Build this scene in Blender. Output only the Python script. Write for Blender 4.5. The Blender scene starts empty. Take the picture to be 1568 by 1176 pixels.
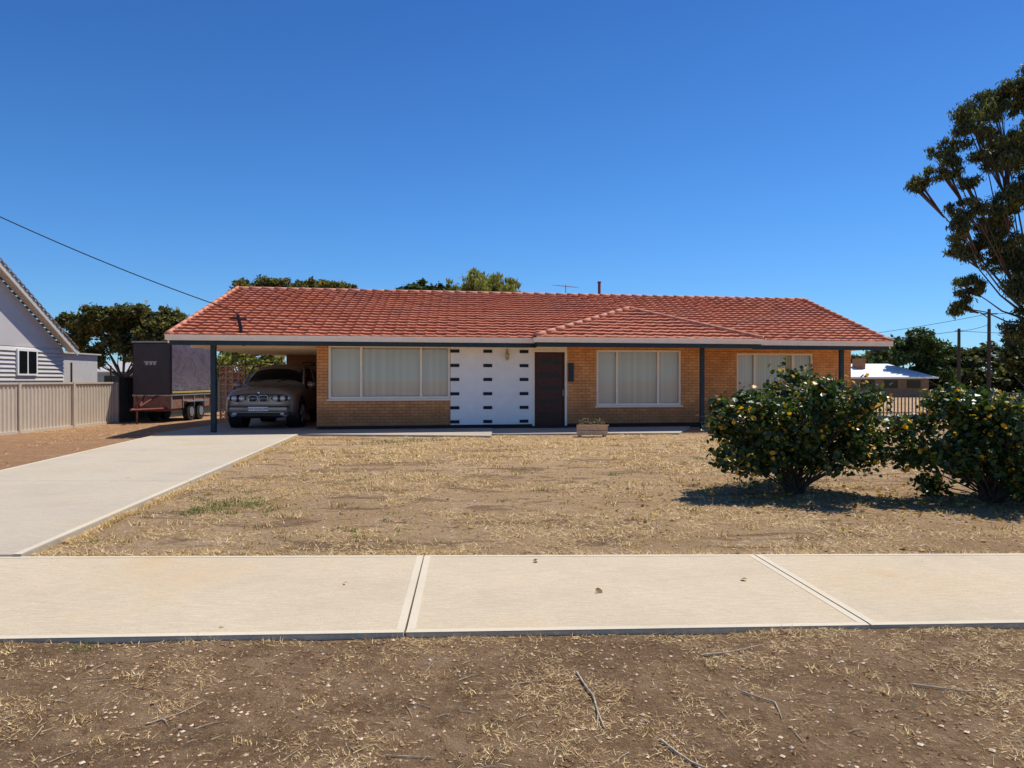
import bpy, bmesh, math, random
import numpy as np
from mathutils import Vector, Matrix
R = np.random.default_rng(7)
random.seed(7)
S = bpy.context.scene
COL = S.collection

# ------------------------------------------------------------ materials
def rgb(c): return (c[0], c[1], c[2], 1.0)
class NT:
    def __init__(s, name):
        s.m = bpy.data.materials.new(name); s.m.use_nodes = True
        s.t = s.m.node_tree; s.n = s.t.nodes; s.l = s.t.links
        s.p = s.n["Principled BSDF"]; s.out = s.n["Material Output"]
    def node(s, typ, **kw):
        n = s.n.new(typ)
        for k, v in kw.items(): setattr(n, k, v)
        return n
    def link(s, a, b): s.l.new(a, b)
    def noise(s, scale, detail=4, rough=.6, vec=None, dist=0):
        n = s.node("ShaderNodeTexNoise"); n.inputs["Scale"].default_value = scale
        n.inputs["Detail"].default_value = detail; n.inputs["Roughness"].default_value = rough
        n.inputs["Distortion"].default_value = dist
        if vec is not None: s.link(vec, n.inputs["Vector"])
        return n.outputs["Fac"]
    def pos(s, scale=(1, 1, 1), rot=(0, 0, 0)):
        g = s.node("ShaderNodeNewGeometry"); mp = s.node("ShaderNodeMapping")
        mp.inputs["Scale"].default_value = scale; mp.inputs["Rotation"].default_value = rot
        s.link(g.outputs["Position"], mp.inputs["Vector"]); return mp.outputs["Vector"]
    def ramp(s, fac, stops, interp='LINEAR'):
        r = s.node("ShaderNodeValToRGB"); e = r.color_ramp.elements
        r.color_ramp.interpolation = interp
        e[0].position, e[0].color = stops[0][0], rgb(stops[0][1])
        e[1].position, e[1].color = stops[-1][0], rgb(stops[-1][1])
        for p, c in stops[1:-1]:
            k = e.new(p); k.color = rgb(c)
        s.link(fac, r.inputs["Fac"]); return r.outputs["Color"]
    def sm(s, v, a, b):
        r = s.node("ShaderNodeMapRange"); r.interpolation_type = 'SMOOTHSTEP'
        r.inputs["From Min"].default_value = a; r.inputs["From Max"].default_value = b
        s.link(v, r.inputs["Value"]); return r.outputs["Result"]
    def mix(s, f, a, b, mode='MIX'):
        m = s.node("ShaderNodeMix", data_type='RGBA', blend_type=mode)
        for sock, v in ((m.inputs[0], f), (m.inputs[6], a), (m.inputs[7], b)):
            if isinstance(v, (int, float)): sock.default_value = v
            elif isinstance(v, tuple): sock.default_value = rgb(v)
            else: s.link(v, sock)
        return m.outputs[2]
    def math(s, op, a, b=None):
        m = s.node("ShaderNodeMath", operation=op)
        for i, v in enumerate((a, b)):
            if v is None: continue
            if isinstance(v, (int, float)): m.inputs[i].default_value = v
            else: s.link(v, m.inputs[i])
        return m.outputs[0]
    def bump(s, h, strength=.5, dist=.01):
        b = s.node("ShaderNodeBump"); b.inputs["Strength"].default_value = strength
        b.inputs["Distance"].default_value = dist; s.link(h, b.inputs["Height"])
        s.link(b.outputs["Normal"], s.p.inputs["Normal"])
    def col(s, c):
        if isinstance(c, tuple): s.p.inputs["Base Color"].default_value = rgb(c)
        else: s.link(c, s.p.inputs["Base Color"])
    def rough(s, r, spec=None, metal=None):
        s.p.inputs["Roughness"].default_value = r
        if spec is not None: s.p.inputs["Specular IOR Level"].default_value = spec
        if metal is not None: s.p.inputs["Metallic"].default_value = metal

def plain(name, c, r=.6, var=.2, scale=3, bump=0, metal=0, spec=.4):
    t = NT(name); f = t.noise(scale, 6, .65, t.pos())
    lo = tuple(x*(1-var) for x in c); hi = tuple(min(1, x*(1+var)) for x in c)
    t.col(t.ramp(f, [(.3, lo), (.7, hi)])); t.rough(r, spec, metal)
    if bump: t.bump(t.noise(scale*12, 4, .6, t.pos()), bump, .01)
    return t.m

def brick_mat(name, c1, c2, mortar):
    t = NT(name); uv = t.node("ShaderNodeUVMap")
    b = t.node("ShaderNodeTexBrick"); b.offset = .5
    t.link(uv.outputs["UV"], b.inputs["Vector"])
    b.inputs["Scale"].default_value = 1; b.inputs["Brick Width"].default_value = .25
    b.inputs["Row Height"].default_value = .088; b.inputs["Mortar Size"].default_value = .007
    b.inputs["Mortar Smooth"].default_value = .2
    b.inputs["Color1"].default_value = rgb(c1); b.inputs["Color2"].default_value = rgb(c2)
    b.inputs["Mortar"].default_value = rgb(mortar); b.inputs["Bias"].default_value = -.2
    f = t.noise(2.5, 6, .7, t.pos()); g = t.ramp(f, [(.3, (.76, .72, .70)), (.7, (1.1, 1.08, 1.05))])
    c = t.mix(1.0, b.outputs["Color"], g, 'MULTIPLY')
    sz = t.node("ShaderNodeSeparateXYZ"); t.link(t.pos(), sz.inputs[0])
    brown = t.math('MULTIPLY', t.sm(t.math('ADD', sz.outputs[2], t.math('MULTIPLY', f, .4)), 1.15, .55), .5)  # brick tinted browner towards the bottom, edge broken up by noise
    c = t.mix(brown, c, (.24, .105, .055))
    t.col(c); t.rough(.85, .2)
    h = t.math('SUBTRACT', t.math('MULTIPLY', t.noise(60, 3, .6, t.pos()), .3), b.outputs["Fac"])
    t.bump(h, .8, .008); return t.m

def leaf_mat(name, stops, transl=.25, patch=None, rough=.55, spec=.3):
    t = NT(name); g = t.node("ShaderNodeNewGeometry")
    c = t.ramp(g.outputs["Random Per Island"], stops)
    if patch:
        f = t.sm(t.noise(patch[0], 2, .5, t.pos()), .42, .58)
        c = t.mix(f, c, t.mix(1.0, c, patch[1], 'MULTIPLY'))
    t.col(c); t.rough(rough, spec)
    tr = t.node("ShaderNodeBsdfTranslucent"); t.link(t.mix(1.0, c, (1.5, 1.6, .6), 'MULTIPLY'), tr.inputs["Color"])
    mx = t.node("ShaderNodeMixShader"); mx.inputs[0].default_value = transl
    t.link(t.p.outputs[0], mx.inputs[1]); t.link(tr.outputs[0], mx.inputs[2])
    t.link(mx.outputs[0], t.out.inputs[0]); return t.m

M_brick = brick_mat("cream_brick", (.80, .385, .15), (.66, .29, .105), (.36, .17, .085))
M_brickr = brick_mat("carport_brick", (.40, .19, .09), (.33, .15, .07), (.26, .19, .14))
M_white = plain("white_render", (.90, .88, .84), .8, .04, 4)
M_cream = plain("cream_frame", (.92, .80, .64), .5, .04, 4)
M_gutter = plain("gutter_paint", (.95, .80, .64), .5, .05, 5)
M_navy = plain("navy_paint", (.012, .032, .048), .5, .2, 4)
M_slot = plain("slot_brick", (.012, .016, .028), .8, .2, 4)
M_soffit = plain("soffit_sheet", (.66, .54, .40), .8, .08, 2)
M_plinth = plain("dark_plinth", (.03, .024, .02), .8, .3, 6)
M_door = plain("door_timber", (.060, .016, .009), .45, .35, 9)
M_doorslot = plain("door_slot", (.016, .010, .009), .3, .35, 9)
M_black = plain("black_plastic", (.012, .012, .013), .5, .2, 6)
M_rubber = plain("tyre_rubber", (.018, .018, .018), .85, .2, 10)
M_steel = plain("galvanised_steel", (.35, .35, .36), .45, .15, 6, metal=.7)
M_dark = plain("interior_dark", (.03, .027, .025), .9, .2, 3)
M_bark = plain("bark", (.10, .07, .05), .9, .4, 6, bump=.6)
M_gumbark = plain("gum_bark", (.10, .07, .055), .85, .45, 3, bump=.4)
M_poleW = plain("pole_timber", (.06, .045, .035), .9, .3, 5)

# roof tiles
t = NT("terracotta_tiles")
f = t.noise(7, 3, .7, t.pos()); f2 = t.noise(.7, 4, .6, t.pos())
c = t.ramp(f, [(.3, (.34, .092, .044)), (.5, (.48, .150, .078)), (.72, (.62, .25, .145))])
c = t.mix(t.sm(f2, .48, .72), c, t.mix(1.0, c, (.80, .84, .95), 'MULTIPLY'))
t.col(c); t.rough(.65, .25); M_tile = t.m
t = NT("roof_ridge_cap")
t.col(t.ramp(t.noise(5, 4, .7, t.pos()), [(.3, (.48, .16, .085)), (.7, (.64, .30, .20))])); t.rough(.7, .3); M_cap = t.m

# glass over blinds
t = NT("window_glass"); t.n.remove(t.p)
gl = t.node("ShaderNodeBsdfGlossy"); gl.inputs["Roughness"].default_value = .02; gl.inputs["Color"].default_value = (.9, .95, 1, 1)
tr = t.node("ShaderNodeBsdfTransparent"); tr.inputs["Color"].default_value = (.93, .93, .91, 1)
fr = t.node("ShaderNodeFresnel"); fr.inputs["IOR"].default_value = 1.5
mx = t.node("ShaderNodeMixShader"); t.link(t.math('ADD', fr.outputs[0], .03), mx.inputs[0])
t.link(tr.outputs[0], mx.inputs[1]); t.link(gl.outputs[0], mx.inputs[2]); t.link(mx.outputs[0], t.out.inputs[0]); M_glass = t.m
t = NT("vertical_blinds"); g = t.node("ShaderNodeNewGeometry")
t.col(t.ramp(g.outputs["Random Per Island"], [(0, (.84, .77, .65)), (1, (.95, .88, .75))])); t.rough(.85, .2); M_blind = t.m

# concrete
def concrete(name, base, broom=True, rot=0):
    t = NT(name)
    a = t.noise(.9, 6, .65, t.pos()); b = t.noise(22, 5, .75, t.pos()); br = t.noise(1, 4, .75, t.pos((5, 120, 1), (0, 0, rot)))
    fine = t.noise(160, 3, .8, t.pos())
    c = t.ramp(a, [(.28, tuple(x*.88 for x in base)), (.5, base), (.75, tuple(x*1.08 for x in base))])
    c = t.mix(t.sm(b, .60, .78), c, tuple(x*.80 for x in base))
    c = t.mix(t.sm(t.noise(.45, 5, .6, t.pos()), .50, .72), c, (base[0]*.97, base[1]*.85, base[2]*.68))
    c = t.mix(t.sm(t.noise(5, 3, .6, t.pos()), .73, .76), c, (base[0]*.5, base[1]*.42, base[2]*.33))
    c = t.mix(t.math('MULTIPLY', t.sm(t.noise(13, 6, .8, t.pos()), .60, .70), .35), c, (base[0]*.72, base[1]*.62, base[2]*.5))
    c = t.mix(t.math('MULTIPLY', t.sm(fine, .52, .75), .5), c, tuple(x*.55 for x in base))
    if broom: c = t.mix(t.math('MULTIPLY', t.sm(br, .38, .62), .38), c, tuple(x*.55 for x in base))
    t.col(c); t.rough(.9, .2)
    t.bump(t.math('ADD', t.math('MULTIPLY', br, 1.0 if broom else .1), t.math('MULTIPLY', b, .5)), .8, .012)
    return t.m
M_path = concrete("path_concrete", (.68, .56, .395), True, math.radians(80))
M_edge = concrete("trowelled_concrete", (.62, .54, .41), False)
M_drive = concrete("driveway_concrete", (.58, .50, .385), True, math.radians(95))
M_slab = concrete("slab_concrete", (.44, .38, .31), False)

# ground
t = NT("dry_ground")
g = t.node("ShaderNodeNewGeometry"); sep = t.node("ShaderNodeSeparateXYZ"); t.link(g.outputs["Position"], sep.inputs[0])
X, Y = sep.outputs[0], sep.outputs[1]
n1 = t.noise(.55, 6, .65, t.pos()); n2 = t.noise(3.2, 7, .7, t.pos()); n3 = t.noise(30, 6, .8, t.pos())
n4 = t.noise(80, 4, .85, t.pos()); n5 = t.noise(1.1, 6, .62, t.pos((.7, 1.9, 1)), .8); n6 = t.noise(11, 6, .75, t.pos())
sand = t.ramp(n1, [(.3, (.50, .31, .17)), (.5, (.68, .45, .265)), (.7, (.80, .57, .36))])
straw = t.ramp(n3, [(.38, (.32, .19, .075)), (.58, (.80, .55, .25))])
lawn = t.mix(t.sm(n6, .46, .58), sand, straw)
lawn = t.mix(t.math('MULTIPLY', t.sm(n5, .52, .60), .72), lawn, (.27, .16, .09))
lawn = t.mix(t.math('MULTIPLY', t.sm(n2, .57, .66), .75), lawn, (.80, .58, .39))
brown = t.ramp(n2, [(.3, (.27, .16, .082)), (.5, (.44, .275, .145)), (.7, (.60, .40, .235))])  # bare dirt in front of the footpath
brown = t.mix(t.math('MULTIPLY', t.sm(n5, .50, .60), .55), brown, (.25, .145, .075))
brown = t.mix(t.math('MULTIPLY', t.sm(n3, .53, .62), .65), brown, (.72, .51, .29))
brown = t.mix(t.math('MULTIPLY', t.sm(n6, .53, .62), .55), brown, (.20, .115, .06))
brown = t.mix(t.math('MULTIPLY', t.sm(n1, .56, .66), .5), brown, (.60, .43, .27))
red = t.ramp(n6, [(.3, (.36, .185, .09)), (.7, (.66, .39, .22))])
red = t.mix(t.math('MULTIPLY', t.sm(n5, .54, .66), .6), red, (.64, .47, .25))
mask_front = t.sm(Y, 4.9, 4.6)
mask_left = t.sm(t.math('ADD', X, t.math('MULTIPLY', n1, 2)), -6.6, -7.8)
c = t.mix(mask_front, lawn, brown)
mf = t.node("ShaderNodeMath", operation='MULTIPLY'); t.link(mask_left, mf.inputs[0]); t.link(t.sm(Y, 5.5, 6.5), mf.inputs[1])
c = t.mix(mf.outputs[0], c, red)
c = t.mix(t.math('MULTIPLY', t.sm(n4, .54, .66), .55), c, (.16, .095, .05))
far = t.sm(Y, 40, 70); c = t.mix(far, c, (.42, .31, .17))
t.col(c); t.rough(.95, .1)
t.bump(t.math('ADD', t.math('ADD', n3, n4), t.math('MULTIPLY', n6, 1.5)), 1.0, .04); M_ground = t.m

# ------------------------------------------------------------ mesh builder
def empty(name, loc=(0, 0, 0)):
    e = bpy.data.objects.new(name, None); COL.objects.link(e); e.location = loc; e.empty_display_size = .3; return e
def uvmap(me):
    uv = me.uv_layers.new(name="UVMap")
    for p in me.polygons:
        n = p.normal
        if abs(n.z) > .7: tu, tv = Vector((1, 0, 0)), Vector((0, 1, 0))
        else:
            tu = Vector((-n.y, n.x, 0)).normalized(); tv = Vector((0, 0, 1))
        for li in p.loop_indices:
            co = me.vertices[me.loops[li].vertex_index].co
            uv.data[li].uv = (co.dot(tu)+50, co.dot(tv)+.012)
class MB:
    def __init__(s, T=None): s.v = []; s.f = []; s.mi = []; s.T = T
    def add(s, vs, fs, mi=0):
        o = len(s.v)
        s.v += [tuple(s.T(*p)) if s.T else tuple(p) for p in vs]
        s.f += [tuple(i+o for i in f) for f in fs]; s.mi += [mi]*len(fs)
    def box(s, x0, x1, y0, y1, z0, z1, mi=0):
        s.add([(x0, y0, z0), (x1, y0, z0), (x1, y1, z0), (x0, y1, z0), (x0, y0, z1), (x1, y0, z1), (x1, y1, z1), (x0, y1, z1)],
              [(0, 3, 2, 1), (4, 5, 6, 7), (0, 1, 5, 4), (1, 2, 6, 5), (2, 3, 7, 6), (3, 0, 4, 7)], mi)
    def prism(s, poly, z0, z1, mi=0):
        n = len(poly)
        s.add([(x, y, z0) for x, y in poly]+[(x, y, z1) for x, y in poly],
              [tuple(range(n-1, -1, -1)), tuple(range(n, 2*n))]+[(i, (i+1) % n, n+(i+1) % n, n+i) for i in range(n)], mi)
    def tube(s, pts, rad, n=7, mi=0, cap=True):
        pts = [Vector(p) for p in pts]; vs = []
        if not hasattr(rad, '__len__'): rad = [rad]*len(pts)
        for i, p in enumerate(pts):
            d = (pts[min(i+1, len(pts)-1)]-pts[max(i-1, 0)]).normalized()
            a = d.orthogonal().normalized() if abs(d.z) > .99 else d.cross(Vector((0, 0, 1))).normalized()
            b = d.cross(a)
            for k in range(n):
                an = 2*math.pi*k/n; vs.append(p+(a*math.cos(an)+b*math.sin(an))*rad[i])
        fs = []
        for i in range(len(pts)-1):
            for k in range(n):
                fs.append((i*n+k, i*n+(k+1) % n, (i+1)*n+(k+1) % n, (i+1)*n+k))
        if cap: fs += [tuple(range(n-1, -1, -1)), tuple(range((len(pts)-1)*n, len(pts)*n))]
        s.add(vs, fs, mi)
    def obj(s, name, mats, parent=None, smooth=False, bevel=0):
        me = bpy.data.meshes.new(name); me.from_pydata(s.v, [], s.f)
        if not isinstance(mats, (list, tuple)): mats = [mats]
        for m in mats: me.materials.append(m)
        me.polygons.foreach_set("material_index", s.mi)
        me.update(); uvmap(me)
        if smooth: me.polygons.foreach_set("use_smooth", [True]*len(me.polygons))
        o = bpy.data.objects.new(name, me); COL.objects.link(o)
        if parent: o.parent = parent
        if bevel:
            b = o.modifiers.new("bevel", 'BEVEL'); b.width = bevel; b.segments = 2; b.limit_method = 'ANGLE'
        return o

def leafverts(c, L, W, up=.3, six=False, scl=.35, droop=False):
    n = len(c); nr = R.normal(size=(n, 3)); nr[:, 2] = np.abs(nr[:, 2])+up
    nr /= np.linalg.norm(nr, axis=1)[:, None]
    q = R.normal(size=(n, 3)); tt = np.cross(nr, q); tt /= np.linalg.norm(tt, axis=1)[:, None]
    if droop:
        tt = R.normal(size=(n, 3))*.6+np.array([0, 0, -1]); tt /= np.linalg.norm(tt, axis=1)[:, None]
        nr = np.cross(tt, q); nr /= np.linalg.norm(nr, axis=1)[:, None]
    s = np.cross(nr, tt)
    k = (1+R.uniform(-scl, scl, size=(n, 1)))
    tt = tt*L*k; s = s*W*k
    if six:
        dr = nr*W*.35
        V = np.stack([c+tt, c+.55*tt+s+dr, c-.55*tt+s+dr, c-tt, c-.55*tt-s+dr, c+.55*tt-s+dr], 1); m = 6
    else: V = np.stack([c+tt, c+s, c-tt, c-s], 1); m = 4
    return V.reshape(-1, 3), np.arange(n*m).reshape(n, m)
def rawobj(name, V, F, mat, parent=None):
    me = bpy.data.meshes.new(name); me.from_pydata(V.tolist(), [], F.tolist()); me.materials.append(mat); me.update()
    o = bpy.data.objects.new(name, me); COL.objects.link(o)
    if parent: o.parent = parent
    return o

G = R.random((257, 257)); G[256] = G[0]; G[:, 256] = G[:, 0]
def vn(x, y, sc, off=0):
    x = np.asarray(x)/sc+off*17.3+1000; y = np.asarray(y)/sc+off*9.1+1000
    xi = np.floor(x).astype(int); yi = np.floor(y).astype(int); fx = x-xi; fy = y-yi
    fx = fx*fx*(3-2*fx); fy = fy*fy*(3-2*fy); xi %= 256; yi %= 256
    return (G[xi, yi]*(1-fx)+G[xi+1, yi]*fx)*(1-fy)+(G[xi, yi+1]*(1-fx)+G[xi+1, yi+1]*fx)*fy

# ------------------------------------------------------------ ground
def gz(x, y):
    m = np.clip((22-np.abs(x))/3, 0, 1)*np.clip((19-y)/1.5, 0, 1)*np.clip((y+3)/2, 0, 1)
    z = .030*(vn(x, y, 1.7)-.55)+.026*(vn(x, y, .45, 1)-.5)+.012*(vn(x, y, .17, 2)-.5)
    return np.clip(z, -.03, .016)*m
xs = np.concatenate([-np.geomspace(1500, 15, 16), np.arange(-14, 20, .11), np.geomspace(21, 1500, 16)])
ys = np.concatenate([-np.geomspace(600, 4, 8), np.arange(-3, 19.5, .09), np.geomspace(20.5, 2500, 20)])
XX, YY = np.meshgrid(xs, ys, indexing='ij'); ZZ = gz(XX, YY)
V = np.stack([XX, YY, ZZ], -1).reshape(-1, 3); nx, ny = len(xs), len(ys)
I = (np.arange(nx-1)[:, None]*ny+np.arange(ny-1)[None, :]).reshape(-1)
F = np.stack([I, I+ny, I+ny+1, I+1], 1)
o = rawobj("ground", V, F, M_ground); o.data.polygons.foreach_set("use_smooth", [True]*len(o.data.polygons))

# footpath
yn = lambda x: 4.15+.045*x
yf = lambda x: 5.95+.012*x
fp = empty("footpath")
jf = [-22, -17, -11.8, -6.3, -.735, 2.04, 4.9, 7.7, 10.5, 13.3, 19, 25]
jn = [-22, -17, -11.8, -6.3, -.625, 2.15, 4.95, 7.75, 10.5, 13.3, 19, 25]
mb = MB(); me_ = MB(); gp = .006; e = .05; dz = -.015
for i in range(len(jf)-1):
    A = (jn[i]+gp, yn(jn[i])); B = (jn[i+1]-gp, yn(jn[i+1])); C = (jf[i+1]-gp, yf(jf[i+1])); D = (jf[i]+gp, yf(jf[i]))
    mb.prism([A, B, C, D], -.08, .045+dz)
    z0, z1 = .0452+dz, .0475+dz
    me_.prism([A, B, (B[0], B[1]+e), (A[0], A[1]+e)], z0, z1)
    me_.prism([(D[0], D[1]-e), (C[0], C[1]-e), C, D], z0, z1)
    me_.prism([(A[0], A[1]+e), (A[0]+e, A[1]+e), (D[0]+e, D[1]-e), (D[0], D[1]-e)], z0, z1)
    me_.prism([(B[0]-e, B[1]+e), (B[0], B[1]+e), (C[0], C[1]-e), (C[0]-e, C[1]-e)], z0, z1)
mb.obj("slabs", M_path, fp, bevel=.008); me_.obj("trowelled_edges", M_edge, fp)
mb = MB(); mb.prism([(-22, 4.17-.97), (25, 4.17+1.13), (25, 5.9+.28), (-22, 5.9-.28)], -.08, .017)
mb.obj("joint_filler", plain("joint_dirt", (.10, .07, .045), .95, .3, 20), fp)

# driveway
dw = empty("driveway"); mb = MB(); ed = MB()
Lx = lambda y: -7.32-(y-5.9)*.164
Rx = lambda y: -4.08-(y-5.9)*.1257
yy = [5.89, 10.2, 14.6, 19.05]
for i in range(3):
    y0, y1 = yy[i]+.006, yy[i+1]-.006
    mb.prism([(Lx(y0), y0), (Rx(y0), y0), (Rx(y1), y1), (Lx(y1), y1)], -.06, .05)
    ed.prism([(Rx(y0)-.07, y0), (Rx(y0), y0), (Rx(y1), y1), (Rx(y1)-.07, y1)], .0502, .053)
    ed.prism([(Lx(y0), y0), (Lx(y0)+.07, y0), (Lx(y1)+.07, y1), (Lx(y1), y1)], .0502, .053)
mb.obj("slabs", M_drive, dw, bevel=.008); ed.obj("edges", M_edge, dw)

# ------------------------------------------------------------ house
def P(a, b, z): return Vector((.986*a-.063*b, 21.6+.165*a+.998*b, z))
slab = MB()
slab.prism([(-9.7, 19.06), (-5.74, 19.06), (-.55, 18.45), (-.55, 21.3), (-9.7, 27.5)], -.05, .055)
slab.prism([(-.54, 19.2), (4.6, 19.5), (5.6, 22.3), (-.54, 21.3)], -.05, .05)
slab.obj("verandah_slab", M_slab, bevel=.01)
H = empty("brick_house")
w = MB(P)
w.box(-5.76, -5.45, 0, .2, .15, 2.52)
w.box(-5.45, -1.87, 0, .2, .15, .90)
w.box(1.72, 2.66, 0, .2, .15, 2.52); w.box(2.66, 5.44, 0, .2, .15, .66); w.box(2.66, 5.44, 0, .2, 2.44, 2.52)
w.box(5.44, 6.07, 0, .2, .15, 2.52); w.box(5.87, 6.07, .2, 1.1, .15, 2.52)
w.box(6.07, 7.69, .9, 1.1, .0, 2.52); w.box(7.69, 10.48, .9, 1.1, .0, .6); w.box(7.69, 10.48, .9, 1.1, 2.4, 2.52)
w.box(10.48, 11.9, .9, 1.1, 0, 2.52); w.box(11.7, 11.9, 1.1, 10, 0, 2.52); w.box(-5.76, 11.7, 9.8, 10, 0, 2.52)
w.box(-5.76, -5.56, .2, 9.8, 0, 2.52)
w.obj("brick_walls", M_brick, H)
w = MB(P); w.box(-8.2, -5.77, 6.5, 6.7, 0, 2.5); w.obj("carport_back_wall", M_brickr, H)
w = MB(P)
for a0, a1 in ((-9.3, -9.2), (11.75, 11.88)):
    v = [(a0, -.6, 2.53), (a0, 10.6, 2.53), (a0, 5, 4.5), (a1, -.6, 2.53), (a1, 10.6, 2.53), (a1, 5, 4.5)]
    w.add(v, [(0, 2, 1), (3, 4, 5), (0, 1, 4, 3), (1, 2, 5, 4), (2, 0, 3, 5)])
w.obj("gable_infill", M_soffit, H)
w = MB(P); w.box(-5.75, .64, .03, .19, .0, .149); w.box(1.73, 6.06, .03, .19, 0, .149); w.box(.64, 1.73, -.3, .3, 0, .1)
w.obj("plinth", M_plinth, H)
w = MB(P); w.box(-1.87, .63, -.03, .2, .155, 2.518); w.obj("white_feature_panel", M_white, H, bevel=.004)
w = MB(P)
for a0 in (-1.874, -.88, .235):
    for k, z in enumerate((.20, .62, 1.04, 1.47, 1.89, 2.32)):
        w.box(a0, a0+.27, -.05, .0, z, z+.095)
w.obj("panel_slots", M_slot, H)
# door
w = MB(P)
w.box(.63, .70, -.02, .2, .1, 2.42, 0); w.box(1.65, 1.72, -.02, .2, .1, 2.42, 0); w.box(.70, 1.65, -.02, .2, 2.36, 2.42, 0)
w.box(.63, 1.72, 0, .2, 2.42, 2.518, 0)
w.obj("door_frame", M_cream, H)
w = MB(P); w.box(.70, 1.65, .08, .13, .1, 2.36, 0)
for k in range(5): w.box(.84, 1.50, .076, .08, .36+k*.41, .36+k*.41+.14, 1)
w.box(.70, .76, .06, .08, .1, 2.36, 0); w.box(1.59, 1.65, .06, .08, .1, 2.36, 0)
w.tube([(1.60, .03, 1.0), (1.60, .03, 1.2)], .015, mi=2)
w.obj("front_door", [M_door, M_doorslot, M_steel], H)
# windows
def window(a0, a1, b, z0, z1, mull, nm):
    f = MB(P); d = b+.03
    f.box(a0, a0+.07, d, d+.1, z0, z1); f.box(a1-.07, a1, d, d+.1, z0, z1)
    f.box(a0+.07, a1-.07, d, d+.1, z1-.06, z1); f.box(a0+.07, a1-.07, d, d+.1, z0, z0+.07)
    for m in mull: f.box(m-.035, m+.035, d+.002, d+.09, z0+.07, z1-.06)
    f.box(a0-.04, a1+.04, b-.05, b+.04, z0-.05, z0-.002)
    f.obj(nm+"_frame", M_cream, H, bevel=.004)
    g = MB(P); g.add([(a0+.05, d+.05, z0+.05), (a1-.05, d+.05, z0+.05), (a1-.05, d+.05, z1-.05), (a0+.05, d+.05, z1-.05)], [(0, 1, 2, 3)])
    g.obj(nm+"_glass", M_glass, H)
    bl = MB(P); n = int((a1-a0)/.10)
    for i in range(n):
        x0 = a0+.04+(a1-a0-.08)*i/n; x1 = a0+.04+(a1-a0-.08)*(i+1)/n; j = random.uniform(-.003, .003)
        bl.add([(x0, d+.12, z0), (x1+.006, d+.14+j, z0), (x1+.006, d+.14+j, z1), (x0, d+.12, z1)], [(0, 1, 2, 3)])
    bl.obj(nm+"_blinds", M_blind, H)
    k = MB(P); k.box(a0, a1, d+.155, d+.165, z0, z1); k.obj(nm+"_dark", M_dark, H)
window(-5.44, -1.88, 0, .94, 2.52, (-4.50, -2.75), "lounge_window")
window(2.66, 5.44, 0, .70, 2.44, (3.33, 4.68), "bedroom_window")
window(7.69, 10.48, .9, .64, 2.40, (8.35, 9.75), "side_window")
w = MB(P)
for a in (-8.40, 5.93, 10.67): w.box(a-.065, a+.065, -.66, -.53, .0, 2.5)
w.obj("verandah_posts", M_navy, H, bevel=.008)
w = MB(P); w.box(1.76, 1.92, -.09, -.001, 1.45, 2.02); w.box(1.78, 1.90, -.1, -.09, 1.7, 1.72, 0); w.obj("meter_box", M_navy, H, bevel=.01)
w = MB(P); w.box(-.19, -.12, -.06, -.031, 2.12, 2.42); w.tube([(-.155, -.05, 2.4), (-.155, -.16, 2.44), (-.155, -.17, 2.32)], .014)
w.tube([(-.155, -.17, 2.33), (-.155, -.17, 2.28), (-.155, -.17, 2.15), (-.155, -.17, 2.09)], [.02, .07, .055, .01], 8)
w.obj("wall_lamp", plain("brass", (.45, .36, .2), .5, .2, 9), H)
# gutter/fascia/soffit
w = MB(P)
for a0, a1, b in ((-9.5, .6, -.9), (.6, 7.52, -1.5), (7.52, 12.25, -.9)):
    w.box(a0, a1, b-.11, b, 2.575, 2.705)
    w.box(a0, a1, b-.125, b-.11, 2.685, 2.72)
w.box(.52, .6, -1.61, -1.0, 2.575, 2.705); w.box(7.52, 7.60, -1.61, -1.0, 2.575, 2.705)
w.box(-9.5, 12.25, 10.9, 11.0, 2.6, 2.7)
w.obj("gutters", M_gutter, H, bevel=.006)
w = MB(P)
for a0, a1, b in ((-9.45, .62, -.9), (.62, 7.50, -1.5), (7.50, 12.2, -.9)): w.box(a0, a1, b+.002, b+.03, 2.45, 2.66)
w.box(.62, .65, -1.47, -.9, 2.45, 2.66); w.box(7.47, 7.50, -1.47, -.9, 2.45, 2.66)
w.obj("fascia", M_navy, H)
w = MB(P)
for a0, a1 in ((-9.47, -9.43), (12.18, 12.22)):
    for s in (1, -1):
        b0 = 5-5.9*s
        w.add([(a0, b0, 2.5), (a1, b0, 2.5), (a1, b0, 2.72), (a0, b0, 2.72), (a0, 5, 4.5), (a1, 5, 4.5), (a1, 5, 4.72), (a0, 5, 4.72)],
              [(0, 1, 2, 3), (0, 4, 5, 1), (1, 5, 6, 2), (3, 2, 6, 7), (0, 3, 7, 4)])
w.obj("barge_boards", M_gutter, H)
w = MB(P); w.box(-9.42, 12.17, -.865, 10.85, 2.521, 2.535); w.box(.66, 7.46, -1.465, -.87, 2.521, 2.535)
for k in range(6): w.box(-9.3, -5.8, .2+k*1.05, .28+k*1.05, 2.42, 2.519)
w.obj("soffit", M_soffit, H)
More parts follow.
